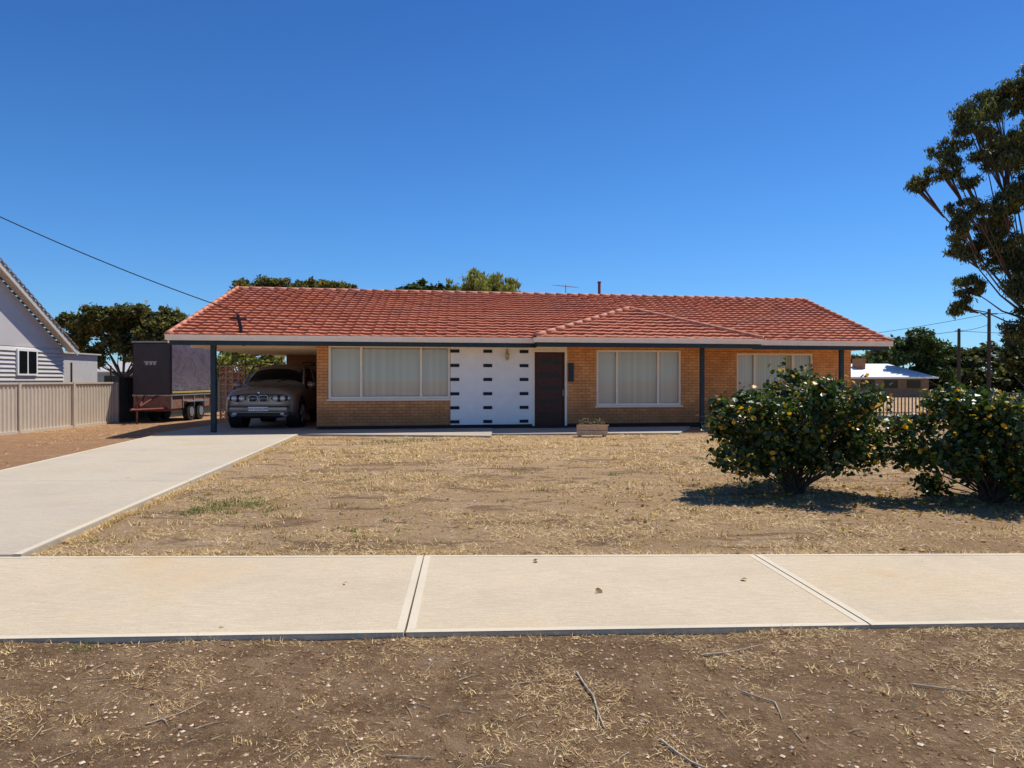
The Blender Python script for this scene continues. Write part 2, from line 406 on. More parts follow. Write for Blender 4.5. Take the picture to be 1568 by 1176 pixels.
# tiles
def tiles(O, U, Vd, Lu, Lv, clips, nm):
    O, U, Vd = Vector(O), Vector(U).normalized(), Vector(Vd).normalized(); N = U.cross(Vd).normalized()
    if N.z < 0: N = -N
    rows = max(1, round(Lv/.328)); g = Lv/rows; tw = .30; nt = int(round(Lu/tw)); sm = 6
    vs = []; fs = []; nc = nt*sm+1
    for r in range(rows):
        for kk, (v, hh) in enumerate(((r*g-.03, .066), ((r+1)*g-.032, .010))):
            for i in range(nc):
                u = Lu*i/(nt*sm); ph = (i % sm)/sm
                wv = .015*(max(0, math.cos(2*math.pi*ph)))**1.5+.006*max(0, math.cos(4*math.pi*ph+1.5))
                jit = .007*math.sin(r*12.9+(i//sm)*78.2+r*(i//sm)*.37)+.012*math.sin(u*.9+r*.4)*math.sin(u*.31)
                vs.append(O+U*u+Vd*v+N*(hh+wv+jit))
    for r in range(rows*2-1):
        for i in range(nc-1):
            k = r*nc+i; fs.append((k, k+1, k+nc+1, k+nc))
    bm = bmesh.new(); bv = [bm.verts.new(p) for p in vs]
    for f_ in fs: bm.faces.new([bv[i] for i in f_])
    low = [bm.verts.new(vs[i]-N*.05) for i in range(nc)]
    for i in range(nc-1): bm.faces.new((low[i], low[i+1], bv[i+1], bv[i]))
    for p, n in clips:
        bmesh.ops.bisect_plane(bm, geom=bm.verts[:]+bm.edges[:]+bm.faces[:], plane_co=p, plane_no=n, clear_outer=True)
    for v_ in bm.verts: v_.co = P(*v_.co)
    bmesh.ops.recalc_face_normals(bm, faces=bm.faces[:])
    me = bpy.data.meshes.new(nm); bm.to_mesh(me); bm.free(); me.materials.append(M_tile)
    ob = bpy.data.objects.new(nm, me); COL.objects.link(ob); ob.parent = H
tiles((-9.5, -.94, 2.70), (1, 0, 0), (0, 5.94, 2.00), 21.75, 6.27, [], "roof_tiles_front")
tiles((-9.5, 10.92, 2.69), (1, 0, 0), (0, -5.92, 2.01), 21.75, 6.25, [], "roof_tiles_back")
def cl(p, q, side):
    d = Vector((q[0]-p[0], q[1]-p[1], 0)); n = Vector((d.y, -d.x, 0)).normalized()
    if n.dot(Vector((side[0]-p[0], side[1]-p[1], 0))) > 0: n = -n
    return (Vector((p[0], p[1], 0)), n)
AP, AQ = (4.05, 1.5), (4.05, 2.46)
tiles((.57, -1.53, 2.70), (1, 0, 0), (0, 3, 1.14), 6.97, 3.25, [cl((.57, -1.53), AP, (4, -1)), cl((7.54, -1.53), AP, (4, -1))], "roof_tiles_porch_front")
tiles((.57, -1.6, 2.70), (0, 1, 0), (3.45, 0, 1.14), 4.5, 3.64, [cl((.57, -1.53), AP, (.7, 0)), cl((.57, -.95), AQ, (1, -.9))], "roof_tiles_porch_left")
tiles((7.54, -1.6, 2.70), (0, 1, 0), (-3.45, 0, 1.14), 4.5, 3.64, [cl((7.54, -1.53), AP, (7.4, 0)), cl((7.54, -.95), AQ, (7.1, -.9))], "roof_tiles_porch_right")
w = MB(P)
def caps(p, q, r=.11):
    p, q = Vector(p), Vector(q); L = (q-p).length; n = max(2, int(L/.42)); d = (q-p)/n
    for i in range(n):
        a = p+d*i; b = p+d*(i+1.06); w.tube([a+Vector((0, 0, 0)), b+Vector((0, 0, .0))], [r, r*.86], 10)
caps((-9.5, 5, 4.70), (12.25, 5, 4.70)); caps((.57, -1.53, 2.75), (4.05, 1.5, 3.89), .09); caps((7.54, -1.53, 2.75), (4.05, 1.5, 3.89), .09); caps((4.05, 1.45, 3.89), (4.05, 2.5, 3.89), .09)
caps((-9.47, -.95, 2.74), (-9.47, 5, 4.76), .07); caps((12.22, -.95, 2.74), (12.22, 5, 4.76), .07)
w.obj("ridge_caps", M_cap, H, smooth=True)
w = MB(P); w.tube([(3.9, 6, 4.2), (3.9, 6, 5.36)], .06, 10); w.tube([(3.9, 6, 5.36), (3.9, 6, 5.41)], .08, 10)
w.obj("vent_pipe", plain("vent_red", (.20, .05, .04), .6, .2, 5), H)
w = MB(P); w.tube([(2.6, 6.5, 4.2), (2.6, 6.5, 5.32)], .018); w.tube([(2.2, 6.3, 5.26), (3.0, 6.7, 5.26)], .014)
for k in range(7):
    f_ = k/6; w.tube([(2.2+.8*f_-.13, 6.3+.4*f_+.2, 5.26+.03), (2.2+.8*f_+.13, 6.3+.4*f_-.2, 5.26-.03)], .009, 5)
w.obj("tv_antenna", M_steel, H)
w = MB(P); w.tube([(-7.55, -.75, 2.45), (-7.72, -.7, 3.28)], .045, 8); w.tube([(-7.95, -.7, 3.22), (-7.50, -.7, 3.18)], .028, 7)
w.tube([(-7.7, -.7, 3.28), (-7.85, -.7, 3.42)], .02, 6)
w.obj("service_bracket", M_black, H)
w = MB(P)
for r in range(9):
    for c_ in range(4):
        x0 = -9.5+c_*.2; z0 = .15+r*.2
        w.box(x0, x0+.025, 3.2, 3.3, z0, z0+.2); w.box(x0+.175, x0+.2, 3.2, 3.3, z0, z0+.2)
        w.box(x0+.025, x0+.175, 3.2, 3.3, z0, z0+.022); w.box(x0+.025, x0+.175, 3.2, 3.3, z0+.178, z0+.2)
        w.tube([(x0+.03, 3.25, z0+.03), (x0+.17, 3.25, z0+.17)], .014, 5); w.tube([(x0+.17, 3.25, z0+.03), (x0+.03, 3.25, z0+.17)], .014, 5)
w.obj("breeze_block_screen", plain("terracotta_block", (.66, .34, .22), .85, .15, 8), H)

# ------------------------------------------------------------ car
car = empty("parked_suv", P(-7.50, .45, .055)); car.rotation_euler = (0, 0, math.radians(3.5)); car.scale = (1.1, 1.1, 1.1)
t = NT("car_paint"); t.col((.30, .285, .25)); t.rough(.32, .5, .45); t.p.inputs["Coat Weight"].default_value = .5; M_paint = t.m
t = NT("car_glass"); t.col((.010, .012, .013)); t.rough(.08, .35); M_cglass = t.m
t = NT("chrome"); t.col((.7, .7, .7)); t.rough(.15, .5, 1); M_chrome = t.m
t = NT("lamp_lens"); t.col((.6, .62, .64)); t.rough(.08, .7, .4); M_lens = t.m
st = [(0, .34, .72, .56, .82, .80, .80, .92, .66, .95), (.06, .30, .82, .56, .90, .84, .87, 1.0, .71, 1.03), (.18, .28, .87, .58, .94, .90, .92, 1.07, .75, 1.10), (.55, .27, .90, .6, .95, .96, .93, 1.11, .76, 1.15),
      (1.28, .27, .90, .6, .95, 1.02, .935, 1.15, .80, 1.19), (1.42, .27, .90, .6, .95, 1.05, .935, 1.18, .82, 1.21), (1.50, .27, .90, .6, .95, 1.06, .935, 1.23, .82, 1.27),
      (2.0, .27, .90, .6, .95, 1.07, .935, 1.68, .73, 1.73), (2.12, .27, .90, .6, .95, 1.07, .935, 1.74, .72, 1.79), (3.0, .27, .90, .6, .95, 1.08, .935, 1.77, .72, 1.83), (4.1, .27, .90, .6, .95, 1.08, .925, 1.75, .70, 1.80),
      (4.25, .27, .90, .6, .94, 1.08, .92, 1.70, .70, 1.74), (4.52, .3, .88, .6, .92, 1.08, .89, 1.18, .80, 1.22), (4.66, .38, .82, .6, .88, .98, .84, 1.10, .74, 1.12)]
w = MB(); n = 10
for s_ in st:
    y, zb, wb, zm, wm, zl, wl, ze, we, zc = s_
    w.v += [(0, y, zb), (wb, y, zb), (wm, y, zm), (wl, y, zl), (we, y, ze), (0, y, zc), (-we, y, ze), (-wl, y, zl), (-wm, y, zm), (-wb, y, zb)]
for i in range(len(st)-1):
    for k in range(n):
        w.f.append((i*n+k, i*n+(k+1) % n, (i+1)*n+(k+1) % n, (i+1)*n+k))
        gls = (i == 6 and k in (4, 5)) or (6 <= i <= 9 and k in (3, 6)) or (i == 11 and k in (4, 5))
        w.mi.append(1 if gls else (2 if k in (0, 9) else 0))
w.f += [tuple(range(n)), tuple(range(len(st)*n-1, len(st)*n-n-1, -1))]; w.mi += [0, 0]
b = w.obj("body", [M_paint, M_cglass, M_black], car, smooth=True)
sd = b.modifiers.new("s", 'SUBSURF'); sd.levels = 2; sd.render_levels = 2
def prt(name, fn, mat, smooth=False, bevel=0):
    q = MB(); fn(q); return q.obj(name, mat, car, smooth, bevel)
prt("windscreen_pillars", lambda q: [q.tube([(s*.845, 1.45, 1.19), (s*.735, 2.02, 1.69), (s*.71, 3.0, 1.78), (s*.70, 4.1, 1.75)], .03, 8) for s in (1, -1)] + [q.tube([(s*.93, 2.75, 1.06), (s*.735, 2.75, 1.76)], .03, 6) for s in (1, -1)], M_paint, True)
prt("roof_rails", lambda q: [q.tube([(s*.62, 2.3, 1.79), (s*.62, 2.4, 1.86), (s*.62, 3.9, 1.86), (s*.62, 4.0, 1.78)], .018, 6) for s in (1, -1)], M_black, True)
prt("lower_bumper", lambda q: (q.box(-.62, .62, -.045, .1, .33, .44), q.box(-.84, -.60, .0, .15, .36, .47), q.box(.60, .84, .0, .15, .36, .47)), M_black, False, .03)
prt("bumper", lambda q: (q.box(-.76, .76, -.05, .12, .455, .66),), M_paint, True, .05)
prt("bumper_strip", lambda q: (q.box(-.78, .78, -.062, .02, .585, .62),), M_black, False, .01)
prt("grille_dark", lambda q: [q.box(s*.135-.115, s*.135+.115, -.045, .1, .73, .91) for s in (1, -1)], M_black, False, .04)
def kid(q):
    for s in (1, -1):
        c = s*.135; pts = []
        for k in range(17):
            an = 2*math.pi*k/16; cx = math.copysign(abs(math.cos(an))**.6, math.cos(an)); sz = math.copysign(abs(math.sin(an))**.6, math.sin(an))
            pts.append((c+.118*cx, -.055, .82+.092*sz))
        q.tube(pts, .012, 6, 0, False)
        for k in range(6): q.tube([(c-.08+.032*k, -.05, .745), (c-.08+.032*k, -.05, .895)], .004, 4)
prt("kidney_grille", kid, M_chrome, True)
def sph(q, c, r, n=12, m=8):
    vs = []; fs = []
    for i in range(m+1):
        th = math.pi*i/m
        for k in range(n): ph = 2*math.pi*k/n; vs.append((c[0]+r[0]*math.sin(th)*math.cos(ph), c[1]+r[1]*math.sin(th)*math.sin(ph), c[2]+r[2]*math.cos(th)))
    for i in range(m):
        for k in range(n): fs.append((i*n+k, (i+1)*n+k, (i+1)*n+(k+1) % n, i*n+(k+1) % n))
    q.add(vs, fs)
prt("headlamp_housing", lambda q: [sph(q, (s*.55, .05, .82), (.27, .10, .105)) for s in (1, -1)], M_black, True)
prt("headlamps", lambda q: [sph(q, (s*x, -.01, .82), (.085, .07, .08)) for s in (1, -1) for x in (.44, .63)], M_lens, True)
prt("indicators", lambda q: [sph(q, (s*.77, .06, .82), (.06, .07, .07)) for s in (1, -1)], M_lens, True)
prt("fog_lamps", lambda q: [sph(q, (s*.62, -.03, .41), (.065, .05, .045)) for s in (1, -1)], M_lens, True)
prt("mirrors", lambda q: [sph(q, (s*1.04, 1.55, 1.18), (.13, .07, .09)) for s in (1, -1)], M_paint, True)
prt("emblem", lambda q: sph(q, (0, -.005, .975), (.04, .03, .04)), M_chrome, True)
prt("bonnet_creases", lambda q: [q.tube([(s*.30, .12, 1.075), (s*.42, .6, 1.135), (s*.50, 1.3, 1.178)], .010, 5) for s in (1, -1)], M_paint, True)
def wh(q):
    for s in (1, -1):
        for y in (.88, 3.72):
            q.tube([(s*.70, y, .37), (s*.95, y, .37)], .375, 24); q.tube([(s*.69, y, .37), (s*.955, y, .37)], .33, 24)
prt("tyres", wh, M_rubber, False, .02)
prt("wheel_arches", lambda q: [q.tube([(s*.6, y, .42), (s*.945, y, .42)], .46, 24) for s in (1, -1) for y in (.88, 3.72)], M_black)
def rims(q):
    for s in (1, -1):
        for y in (.88, 3.72):
            q.tube([(s*.93, y, .37), (s*.965, y, .37)], .06, 12)
            for k in range(5):
                an = 2*math.pi*k/5+.3; q.tube([(s*.962, y, .37), (s*.958, y+.24*math.cos(an), .37+.24*math.sin(an))], .03, 5)
            pts = [(s*.958, y+.245*math.cos(2*math.pi*k/20), .37+.245*math.sin(2*math.pi*k/20)) for k in range(21)]; q.tube(pts, .018, 5, 0, False)
prt("rims", rims, M_steel, True)
prt("wipers", lambda q: (q.tube([(-.55, 1.44, 1.255), (-.02, 1.62, 1.39)], .012, 5), q.tube([(.1, 1.44, 1.27), (.6, 1.60, 1.37)], .012, 5)), M_black)
prt("number_plate", lambda q: q.box(-.26, .26, -.075, -.05, .49, .60), plain("plate_white", (.85, .85, .82), .4, .03), False, .004)
cu = bpy.data.curves.new("plate_text", 'FONT'); cu.body = "WY-SHALOM"; cu.size = .088; cu.align_x = 'CENTER'; cu.extrude = .001
to = bpy.data.objects.new("plate_text", cu); COL.objects.link(to); to.parent = car; to.location = (0, -.078, .515); to.rotation_euler = (math.pi/2, 0, 0); to.data.materials.append(M_black)

# ------------------------------------------------------------ trailer
TR = empty("box_trailer")
t = NT("trailer_graphic"); nz = t.noise(1.1, 5, .65, t.pos((1, .6, 1), (.5, 0, 0)), 2.0); sp = t.sm(t.noise(24, 3, .6, t.pos()), .60, .66)
sepz = t.node("ShaderNodeSeparateXYZ"); t.link(t.pos(), sepz.inputs[0])
c = t.ramp(nz, [(.35, (.05, .035, .055)), (.5, (.14, .10, .15)), (.62, (.06, .045, .06)), (.75, (.30, .25, .32))])
low = t.sm(sepz.outputs[2], 1.9, 1.2)
c = t.mix(t.math('MULTIPLY', sp, low), c, (.50, .46, .46))
t.col(c); t.rough(.4, .5); M_graph = t.m
w = MB()
w.box(-13.35, -12.0, 25.0, 28.3, .98, 2.82, 0)
w.box(-11.999, -11.985, 25.04, 28.26, 1.12, 2.79, 1)
w.box(-13.31, -12.04, 24.985, 24.999, 1.02, 2.78, 5)
w.box(-13.38, -11.97, 24.96, 28.34, 2.82, 2.87, 2)
w.box(-11.984, -11.975, 25.04, 28.26, 1.03, 1.10, 3)
w.box(-13.33, -12.02, 24.99, 28.3, .48, .96, 4)
for y in (25.03, 25.9, 26.8, 27.7, 28.26): w.box(-12.02, -11.985, y-.03, y+.03, .48, .97, 2)
w.box(-12.02, -11.96, 24.97, 28.32, .94, .985, 2); w.box(-13.35, -12.0, 24.95, 24.99, .93, .985, 2)
w.obj("box", [M_black, M_graph, M_steel, plain("yellow_tape", (.55, .38, .10), .5, .2), plain("rusty_tub", (.26, .13, .09), .8, .4, 5), plain("trailer_front_panel", (.035, .026, .036), .35, .3, 3)], TR, bevel=.006)
w = MB(); Rd = plain("red_frame", (.18, .04, .03), .6, .3, 6)
w.tube([(-13.2, 25.0, .5), (-12.68, 23.6, .5)], .04, 6); w.tube([(-12.15, 25.0, .5), (-12.68, 23.6, .5)], .04, 6)
w.tube([(-12.68, 24.0, .0), (-12.68, 24.0, .75)], .03, 8); w.tube([(-12.68, 23.95, .98), (-13.1, 24.9, .55)], .02, 6)
w.tube([(-12.9, 24.9, .95), (-12.68, 24.2, .6)], .03, 6); w.tube([(-12.45, 24.9, .95), (-12.68, 24.2, .6)], .03, 6); w.box(-13.3, -12.05, 25, 28.2, .40, .48)
w.obj("drawbar", Rd, TR)
w = MB()
for x in (-12.12, -13.4):
    for y in (26.4, 27.2): w.tube([(x, y, .33), (x+.2, y, .33)], .33, 20)
w.obj("wheels", M_rubber, TR, bevel=.02)
w = MB()
for y in (26.4, 27.2): w.tube([(-11.93, y, .33), (-11.9, y, .33)], .17, 12)
w.box(-12.1, -11.85, 25.95, 27.65, .70, .74)
w.obj("hubs_and_guard", M_steel, TR)
w = MB()
for (x0, z0, x1, z1) in ((-12.95, 2.12, -12.5, 2.16), (-12.9, 2.03, -12.8, 2.12), (-12.75, 2.03, -12.66, 2.12), (-12.62, 2.03, -12.53, 2.12)):
    w.box(x0, x1, 24.978, 24.984, z0, z1)
w.obj("logo", plain("logo_grey", (.4, .4, .42), .5, .1), TR)

# ------------------------------------------------------------ neighbour house left
NH = empty("weatherboard_house")
Mwb = plain("pale_weatherboard", (.58, .55, .52), .6, .06, 3)
XW, YA, YB, YR, ZR, ZE = -15.75, 12.1, 24.9, 18.5, 7.05, 2.62
w = MB()
for k in range(19):
    z0 = k*.135; w.add([(XW+.05, YA, z0), (XW+.05, YB, z0), (XW, YB, z0+.135), (XW, YA, z0+.135), (XW, YB, z0), (XW, YA, z0)], [(0, 1, 2, 3), (0, 5, 4, 1)])
w.box(-26, XW-.01, YA, YB, 0, 2.58)
w.obj("walls", Mwb, NH)
w = MB(); w.add([(XW+.01, YA, 2.58), (XW+.01, YB, 2.58), (XW+.01, YR, 6.85), (XW-.2, YA, 2.58), (XW-.2, YB, 2.58), (XW-.2, YR, 6.85)], [(0, 1, 2), (3, 5, 4), (0, 3, 4, 1)])
w.obj("gable_sheet", plain("pale_gable", (.58, .54, .52), .7, .04, 2), NH)
w = MB(); XO = XW+.35
for s in (1, -1):
    ye = YR+6.7*s
    for k in range(34):
        y0 = YR+(ye-YR)*k/34; y1 = YR+(ye-YR)*(k+1)/34; z0 = ZR+(ZE-ZR)*k/34; z1 = ZR+(ZE-ZR)*(k+1)/34
        w.add([(XO+.03, y0, z0), (-26.5, y0, z0), (-26.5, y1, z1+.04), (XO+.03, y1, z1+.04), (XO+.03, y1, z1-.03), (XO+.03, y0, z0-.06)], [(0, 1, 2, 3) if s < 0 else (3, 2, 1, 0), (0, 3, 4, 5)])
w.obj("roof", plain("old_tile_roof", (.20, .14, .11), .8, .3, 4), NH)
w = MB()
for s in (1, -1):
    ye = YR+6.7*s
    w.add([(XO-.04, YR, ZR-.05), (XO-.04, ye, ZE-.05), (XO-.04, ye, ZE-.25), (XO-.04, YR, ZR-.25), (XO, YR, ZR-.05), (XO, ye, ZE-.05), (XO, ye, ZE-.25), (XO, YR, ZR-.25)],
          [(0, 1, 2, 3), (4, 7, 6, 5), (0, 4, 5, 1), (3, 2, 6, 7)])
    w.add([(XO-.04, YR, ZR-.14), (XO-.04, ye, ZE-.14), (XW, ye, ZE-.14), (XW, YR, ZR-.14)], [(0, 1, 2, 3)])
w.obj("barge_and_soffit", plain("barge_white", (.60, .54, .46), .6, .06), NH)
w = MB(); w.box(XW+.02, XW+.09, 22.5, 23.45, 1.65, 2.5, 0); w.box(XW+.085, XW+.1, 22.57, 22.94, 1.72, 2.43, 1); w.box(XW+.085, XW+.1, 23.01, 23.38, 1.72, 2.43, 1)
w.obj("window", [M_white, M_cglass], NH)
w = MB(); w.box(-17.6, -16.0, YB+.01, 27.4, 0, 2.45); w.box(-17.7, -15.9, YB+.26, 27.5, 2.452, 2.5); w.obj("annex", Mwb, NH)
# fences
def corr(name, p0, p1, h, mat, amp=.025, pitch=.16):
    q = MB(); p0, p1 = Vector(p0), Vector(p1); d = (p1-p0); L = d.length; d.normalize(); nn = Vector((-d.y, d.x, 0)); k = int(L/pitch*4)
    prof = [0, 1, 1, 0]
    vs = []
    for i in range(k+1):
        p = p0+d*(L*i/k)+nn*(amp*prof[i % 4]); vs += [(p.x, p.y, .02), (p.x, p.y, h)]
    q.add(vs, [(2*i, 2*i+2, 2*i+3, 2*i+1) for i in range(k)])
    a, b2 = p0-nn*.03, p0+nn*.05; c2, e2 = p1+nn*.05, p1-nn*.03
    q.prism([(a.x, a.y), (e2.x, e2.y), (c2.x, c2.y), (b2.x, b2.y)], h, h+.05); q.prism([(a.x, a.y), (e2.x, e2.y), (c2.x, c2.y), (b2.x, b2.y)], .0, .08)
    m = int(L/2.4)
    for i in range(m+1):
        p = p0+d*(L*i/m); q.box(p.x-.045, p.x+.045, p.y-.045, p.y+.045, 0, h+.055)
    return q.obj(name, mat)
corr("sheet_metal_fence", (-13.8, 10, 0), (-13.8, 24.8, 0), 1.38, plain("beige_steel", (.58, .50, .39), .5, .07, 3))
corr("dark_metal_fence", (-13.8, 24.9, 0), (-13.8, 36, 0), 1.55, plain("olive_steel", (.05, .055, .045), .5, .1, 3))
q = MB()
q.tube([(-13.9, 22.4, 0), (-13.9, 22.4, 2.05)], .03, 8); q.tube([(-13.9, 24.6, 0), (-13.9, 24.6, 2.0)], .03, 8); q.obj("fence_post", M_poleW)
q = MB()
for k in range(75):
    x = 13.2+k*.15; q.box(x, x+.045, 28.6+.05*(x-13), 28.62+.05*(x-13), .05, .98)
for z in (.15, .88): q.add([(13.1, 28.61, z), (24.6, 29.18, z), (24.6, 29.18, z+.04), (13.1, 28.61, z+.04), (13.1, 28.65, z), (24.6, 29.22, z), (24.6, 29.22, z+.04), (13.1, 28.65, z+.04)], [(0, 1, 2, 3), (7, 6, 5, 4), (3, 2, 6, 7), (0, 4, 5, 1)])
q.obj("metal_picket_fence", plain("brown_fence", (.20, .13, .10), .6, .2))

# distant houses
def dist_house(name, x0, x1, y0, y1, ze, zr, wall, roof, chim=None):
    E = empty(name); q = MB(); q.box(x0, x1, y0, y1, 0, ze); q.obj("walls", wall, E)
    q = MB(); o = .5; i = (y1-y0)/2
    q.add([(x0-o, y0-o, ze), (x1+o, y0-o, ze), (x1+o, y1+o, ze), (x0-o, y1+o, ze), (x0+i*.5, (y0+y1)/2, zr), (x1-i*.5, (y0+y1)/2, zr)],
          [(0, 1, 5, 4), (1, 2, 5), (2, 3, 4, 5), (3, 0, 4), (3, 2, 1, 0)]); q.obj("roof", roof, E)
    q = MB(); q.box(x0-o-.02, x1+o+.02, y0-o-.1, y0-o-.005, ze-.12, ze+.03); q.obj("gutter", M_white, E)
    q = MB()
    for k in range(3): xx = x0+(x1-x0)*(.2+.27*k); q.box(xx, xx+1.2, y0-.03, y0+.02, ze*.45, ze*.85)
    q.obj("windows", M_cglass, E)
    if chim: q = MB(); q.box(chim, chim+.8, (y0+y1)/2-1.6, (y0+y1)/2-.8, ze, zr+.45); q.obj("chimney", M_brickr, E)
dist_house("distant_white_roof_house", 29, 36.4, 62, 69, 1.75, 3.0, plain("dull_brick", (.22, .15, .10), .8), plain("white_iron", (.78, .80, .82), .5, .05), 31)
dist_house("distant_cottage", -37, -30, 62, 69, 2.2, 3.4, plain("cottage_wall", (.6, .6, .58), .8), plain("grey_iron", (.5, .5, .5), .5, .08))
# poles and wires
PP = empty("power_pole"); q = MB(); q.tube([(40.3, 60, 0), (40.3, 60, 7.5)], [.17, .12], 8); q.tube([(39.6, 60, 7.1), (41.0, 60, 7.1)], .06, 6)
q.tube([(40.3, 60, 6.7), (39.4, 59.8, 7.2), (38.9, 59.7, 7.25)], .04, 6); q.box(38.5, 39.0, 59.6, 59.8, 7.15, 7.28); q.obj("pole", M_poleW, PP)
PP = empty("power_pole"); q = MB(); q.tube([(36.5, 58, 0), (36.5, 58, 5.7)], [.15, .11], 8); q.tube([(36.2, 58, 5.5), (36.8, 58, 5.5)], .05, 6); q.obj("pole", M_poleW, PP)
def wire(q, a, b, sag, r=.015):
    a, b = Vector(a), Vector(b); pts = []
    for i in range(25):
        f = i/24; p = a.lerp(b, f); p.z -= sag*4*f*(1-f); pts.append(p)
    q.tube(pts, r, 5)
q = MB(); wire(q, P(-7.85, -.7, 3.42), (-16, 16, 7.4), .26, .014); q.obj("power_line", M_black)
q = MB(); wire(q, (40.3, 60, 7.1), (24, 75, 5.2), .5, .02); wire(q, (40.3, 60, 7.1), (70, 50, 9), .6, .02); wire(q, (36.5, 58, 5.5), (40.3, 60, 6.2), .1, .02); wire(q, (36.5, 58, 5.5), (60, 52, 4.8), .3, .02); wire(q, (36.5, 58, 5.5), (22, 72, 5), .4, .02)
q.obj("power_line", M_black)

# ------------------------------------------------------------ trees
def clump_pts(cl, dens, sub=12, flat=.75, rs=(.16, .34)):
    out = []
    for (x, y, z, r) in cl:
        k = max(5, int(sub*r))
        d = R.normal(size=(k, 3)); d /= np.linalg.norm(d, axis=1)[:, None]
        d *= (R.uniform(.15, 1, size=(k, 1)))**.6*r; d[:, 2] *= flat
        for s in d:
            rr = max(.2, r*R.uniform(*rs)); m = int(dens*rr*rr)+6
            p = R.normal(size=(m, 3))*rr*.55; p[:, 2] *= .7
            out.append(np.array([x, y, z])+s+p)
    return np.concatenate(out)
def tree(name, base, cl, tr, L, W, dens, lm, bark, sub=12, flat=.75, fork=.45, up=.2, limb=.6, droop=False, rs=(.16, .34)):
    E = empty(name); q = MB(); base = Vector(base)
    zt = min(c[2] for c in cl)*fork+base.z*(1-fork); cx = sum(c[0] for c in cl)/len(cl); cy = sum(c[1] for c in cl)/len(cl)
    top = Vector((base.x*.8+cx*.2, base.y*.8+cy*.2, zt))
    q.tube([base, base.lerp(top, .5)+Vector((tr*.4, 0, 0)), top], [tr*1.25, tr, tr*.85], 9)
    for (x, y, z, r) in cl:
        c = Vector((x, y, z)); m = top.lerp(c, .5)+Vector((R.uniform(-.3, .3), R.uniform(-.3, .3), -.06*(c-top).length))
        q.tube([top, top.lerp(m, .5)+Vector((R.uniform(-.1, .1), 0, .1)), m, m.lerp(c, .5)+Vector((R.uniform(-.15, .15), 0, R.uniform(-.1, .15))), c], [tr*limb, tr*limb*.7, tr*limb*.45, tr*limb*.3, tr*.08], 6)
        for k in range(8):
            d = Vector(R.normal(size=3)).normalized()*r*.95; d.z *= .7
            q.tube([m.lerp(c, .6), c+d*.5+Vector((0, 0, .05)), c+d], [tr*.10, tr*.06, tr*.02], 4)
    q.obj("trunk_and_limbs", bark, E, smooth=True)
    V, F = leafverts(clump_pts(cl, dens, sub, flat, rs), L, W, up, droop=droop); rawobj("foliage", V, F, lm, E)
    return E
M_gum = leaf_mat("gum_leaves", [(0, (.035, .05, .02)), (.5, (.075, .095, .035)), (.8, (.15, .155, .055)), (1, (.27, .24, .09))], .3, (1.1, (.6, .65, .75)))
M_gumd = leaf_mat("distant_gum_leaves", [(0, (.06, .065, .022)), (.6, (.15, .15, .045)), (1, (.30, .25, .08))], .3, (.8, (.5, .55, .6)))
M_light = leaf_mat("light_leaves", [(0, (.14, .16, .04)), (1, (.34, .33, .11))], .35)
M_green = leaf_mat("green_leaves", [(0, (.025, .055, .018)), (1, (.10, .14, .035))], .25, (1.0, (.6, .65, .7)))
big = [(22.1, 14.1, 1.1), (23.6, 14.6, 1.3), (20.8, 12.9, 1.05), (19.5, 11.1, .8), (21.1, 11.3, .9), (22.6, 12.2, 1.15), (19.9, 8.9, .85), (21.4, 9.2, 1.0), (22.8, 9.9, 1.2), (20.4, 7.4, .95), (22.0, 7.2, 1.1),
       (21.1, 5.8, .8), (22.5, 5.6, 1.1), (23.2, 3.9, 1.1), (18.8, 10.5, .5), (24.5, 12.5, 1.5), (25.2, 9.5, 1.6), (25.5, 6.5, 1.4), (20.1, 12.2, .7), (24, 7.5, 1.3), (23.8, 15.3, 1.0), (21.0, 4.9, .5), (19.4, 8.2, .45), (19.8, 10.1, .45), (21.2, 8.0, .7), (22.3, 8.6, .8), (22.9, 6.6, .8)]
tree("gum_tree", (24.5, 32.5, 0), [(x, 32+R.uniform(-1.6, 1.6), z, r) for x, z, r in big], .36, .105, .026, 2000, M_gum, M_gumbark, sub=24, flat=.8, limb=.22, droop=True, fork=1.0, rs=(.14, .31))
def umbrella(cx, cy, w, zt, zb, k):
    return [(cx+w*.5*(2*(i+.5)/k-1), cy+R.uniform(-1.5, 1.5), zt-.9-(abs(2*(i+.5)/k-1)**2)*(zt-zb)*.25-(i % 2)*(zt-zb)*.12, w/k*1.15) for i in range(k)]
kw = dict(L=.20, W=.09, dens=520, lm=M_gumd, bark=M_gumbark, limb=.35, rs=(.22, .38))
tree("gum_tree", (-33, 60, 0), umbrella(-32.6, 60, 9.8, 7.9, 4.2, 8)+[(-37.0, 60, 4.8, 1.3), (-35.2, 60, 6.1, 1.3), (-33, 60, 6.3, 1.4), (-30.4, 60, 5.1, 1.7), (-28.4, 60, 5.1, 1.4), (-33.4, 60, 4.6, 1.4), (-31.5, 60, 3.8, 1.6), (-29.2, 60, 6.0, 1.4), (-35.4, 60, 3.4, 1.3), (-29, 60, 3.4, 1.3)], tr=.26, sub=16, flat=.65, **kw)
tree("gum_tree", (-21, 60, 0), umbrella(-20.9, 60, 4.4, 10.5, 8.4, 5)+[(-21, 60, 9.0, 1.3)], tr=.25, sub=18, flat=.55, **kw)
tree("gum_tree", (-16.5, 60, 0), umbrella(-16.0, 60, 4.6, 10.25, 8.2, 5)+[(-16, 60, 8.8, 1.4)], tr=.25, sub=18, flat=.5, **kw)
tree("garden_tree", (-5.8, 45, 0), [(-7.5, 45, 6.6, .9), (-6.5, 45, 6.95, .9), (-5.4, 45, 7.05, 1.0), (-4.4, 45, 7.05, .9), (-6.0, 45, 6.3, 1.3)], .2, .14, .08, 900, M_green, M_bark, sub=20)
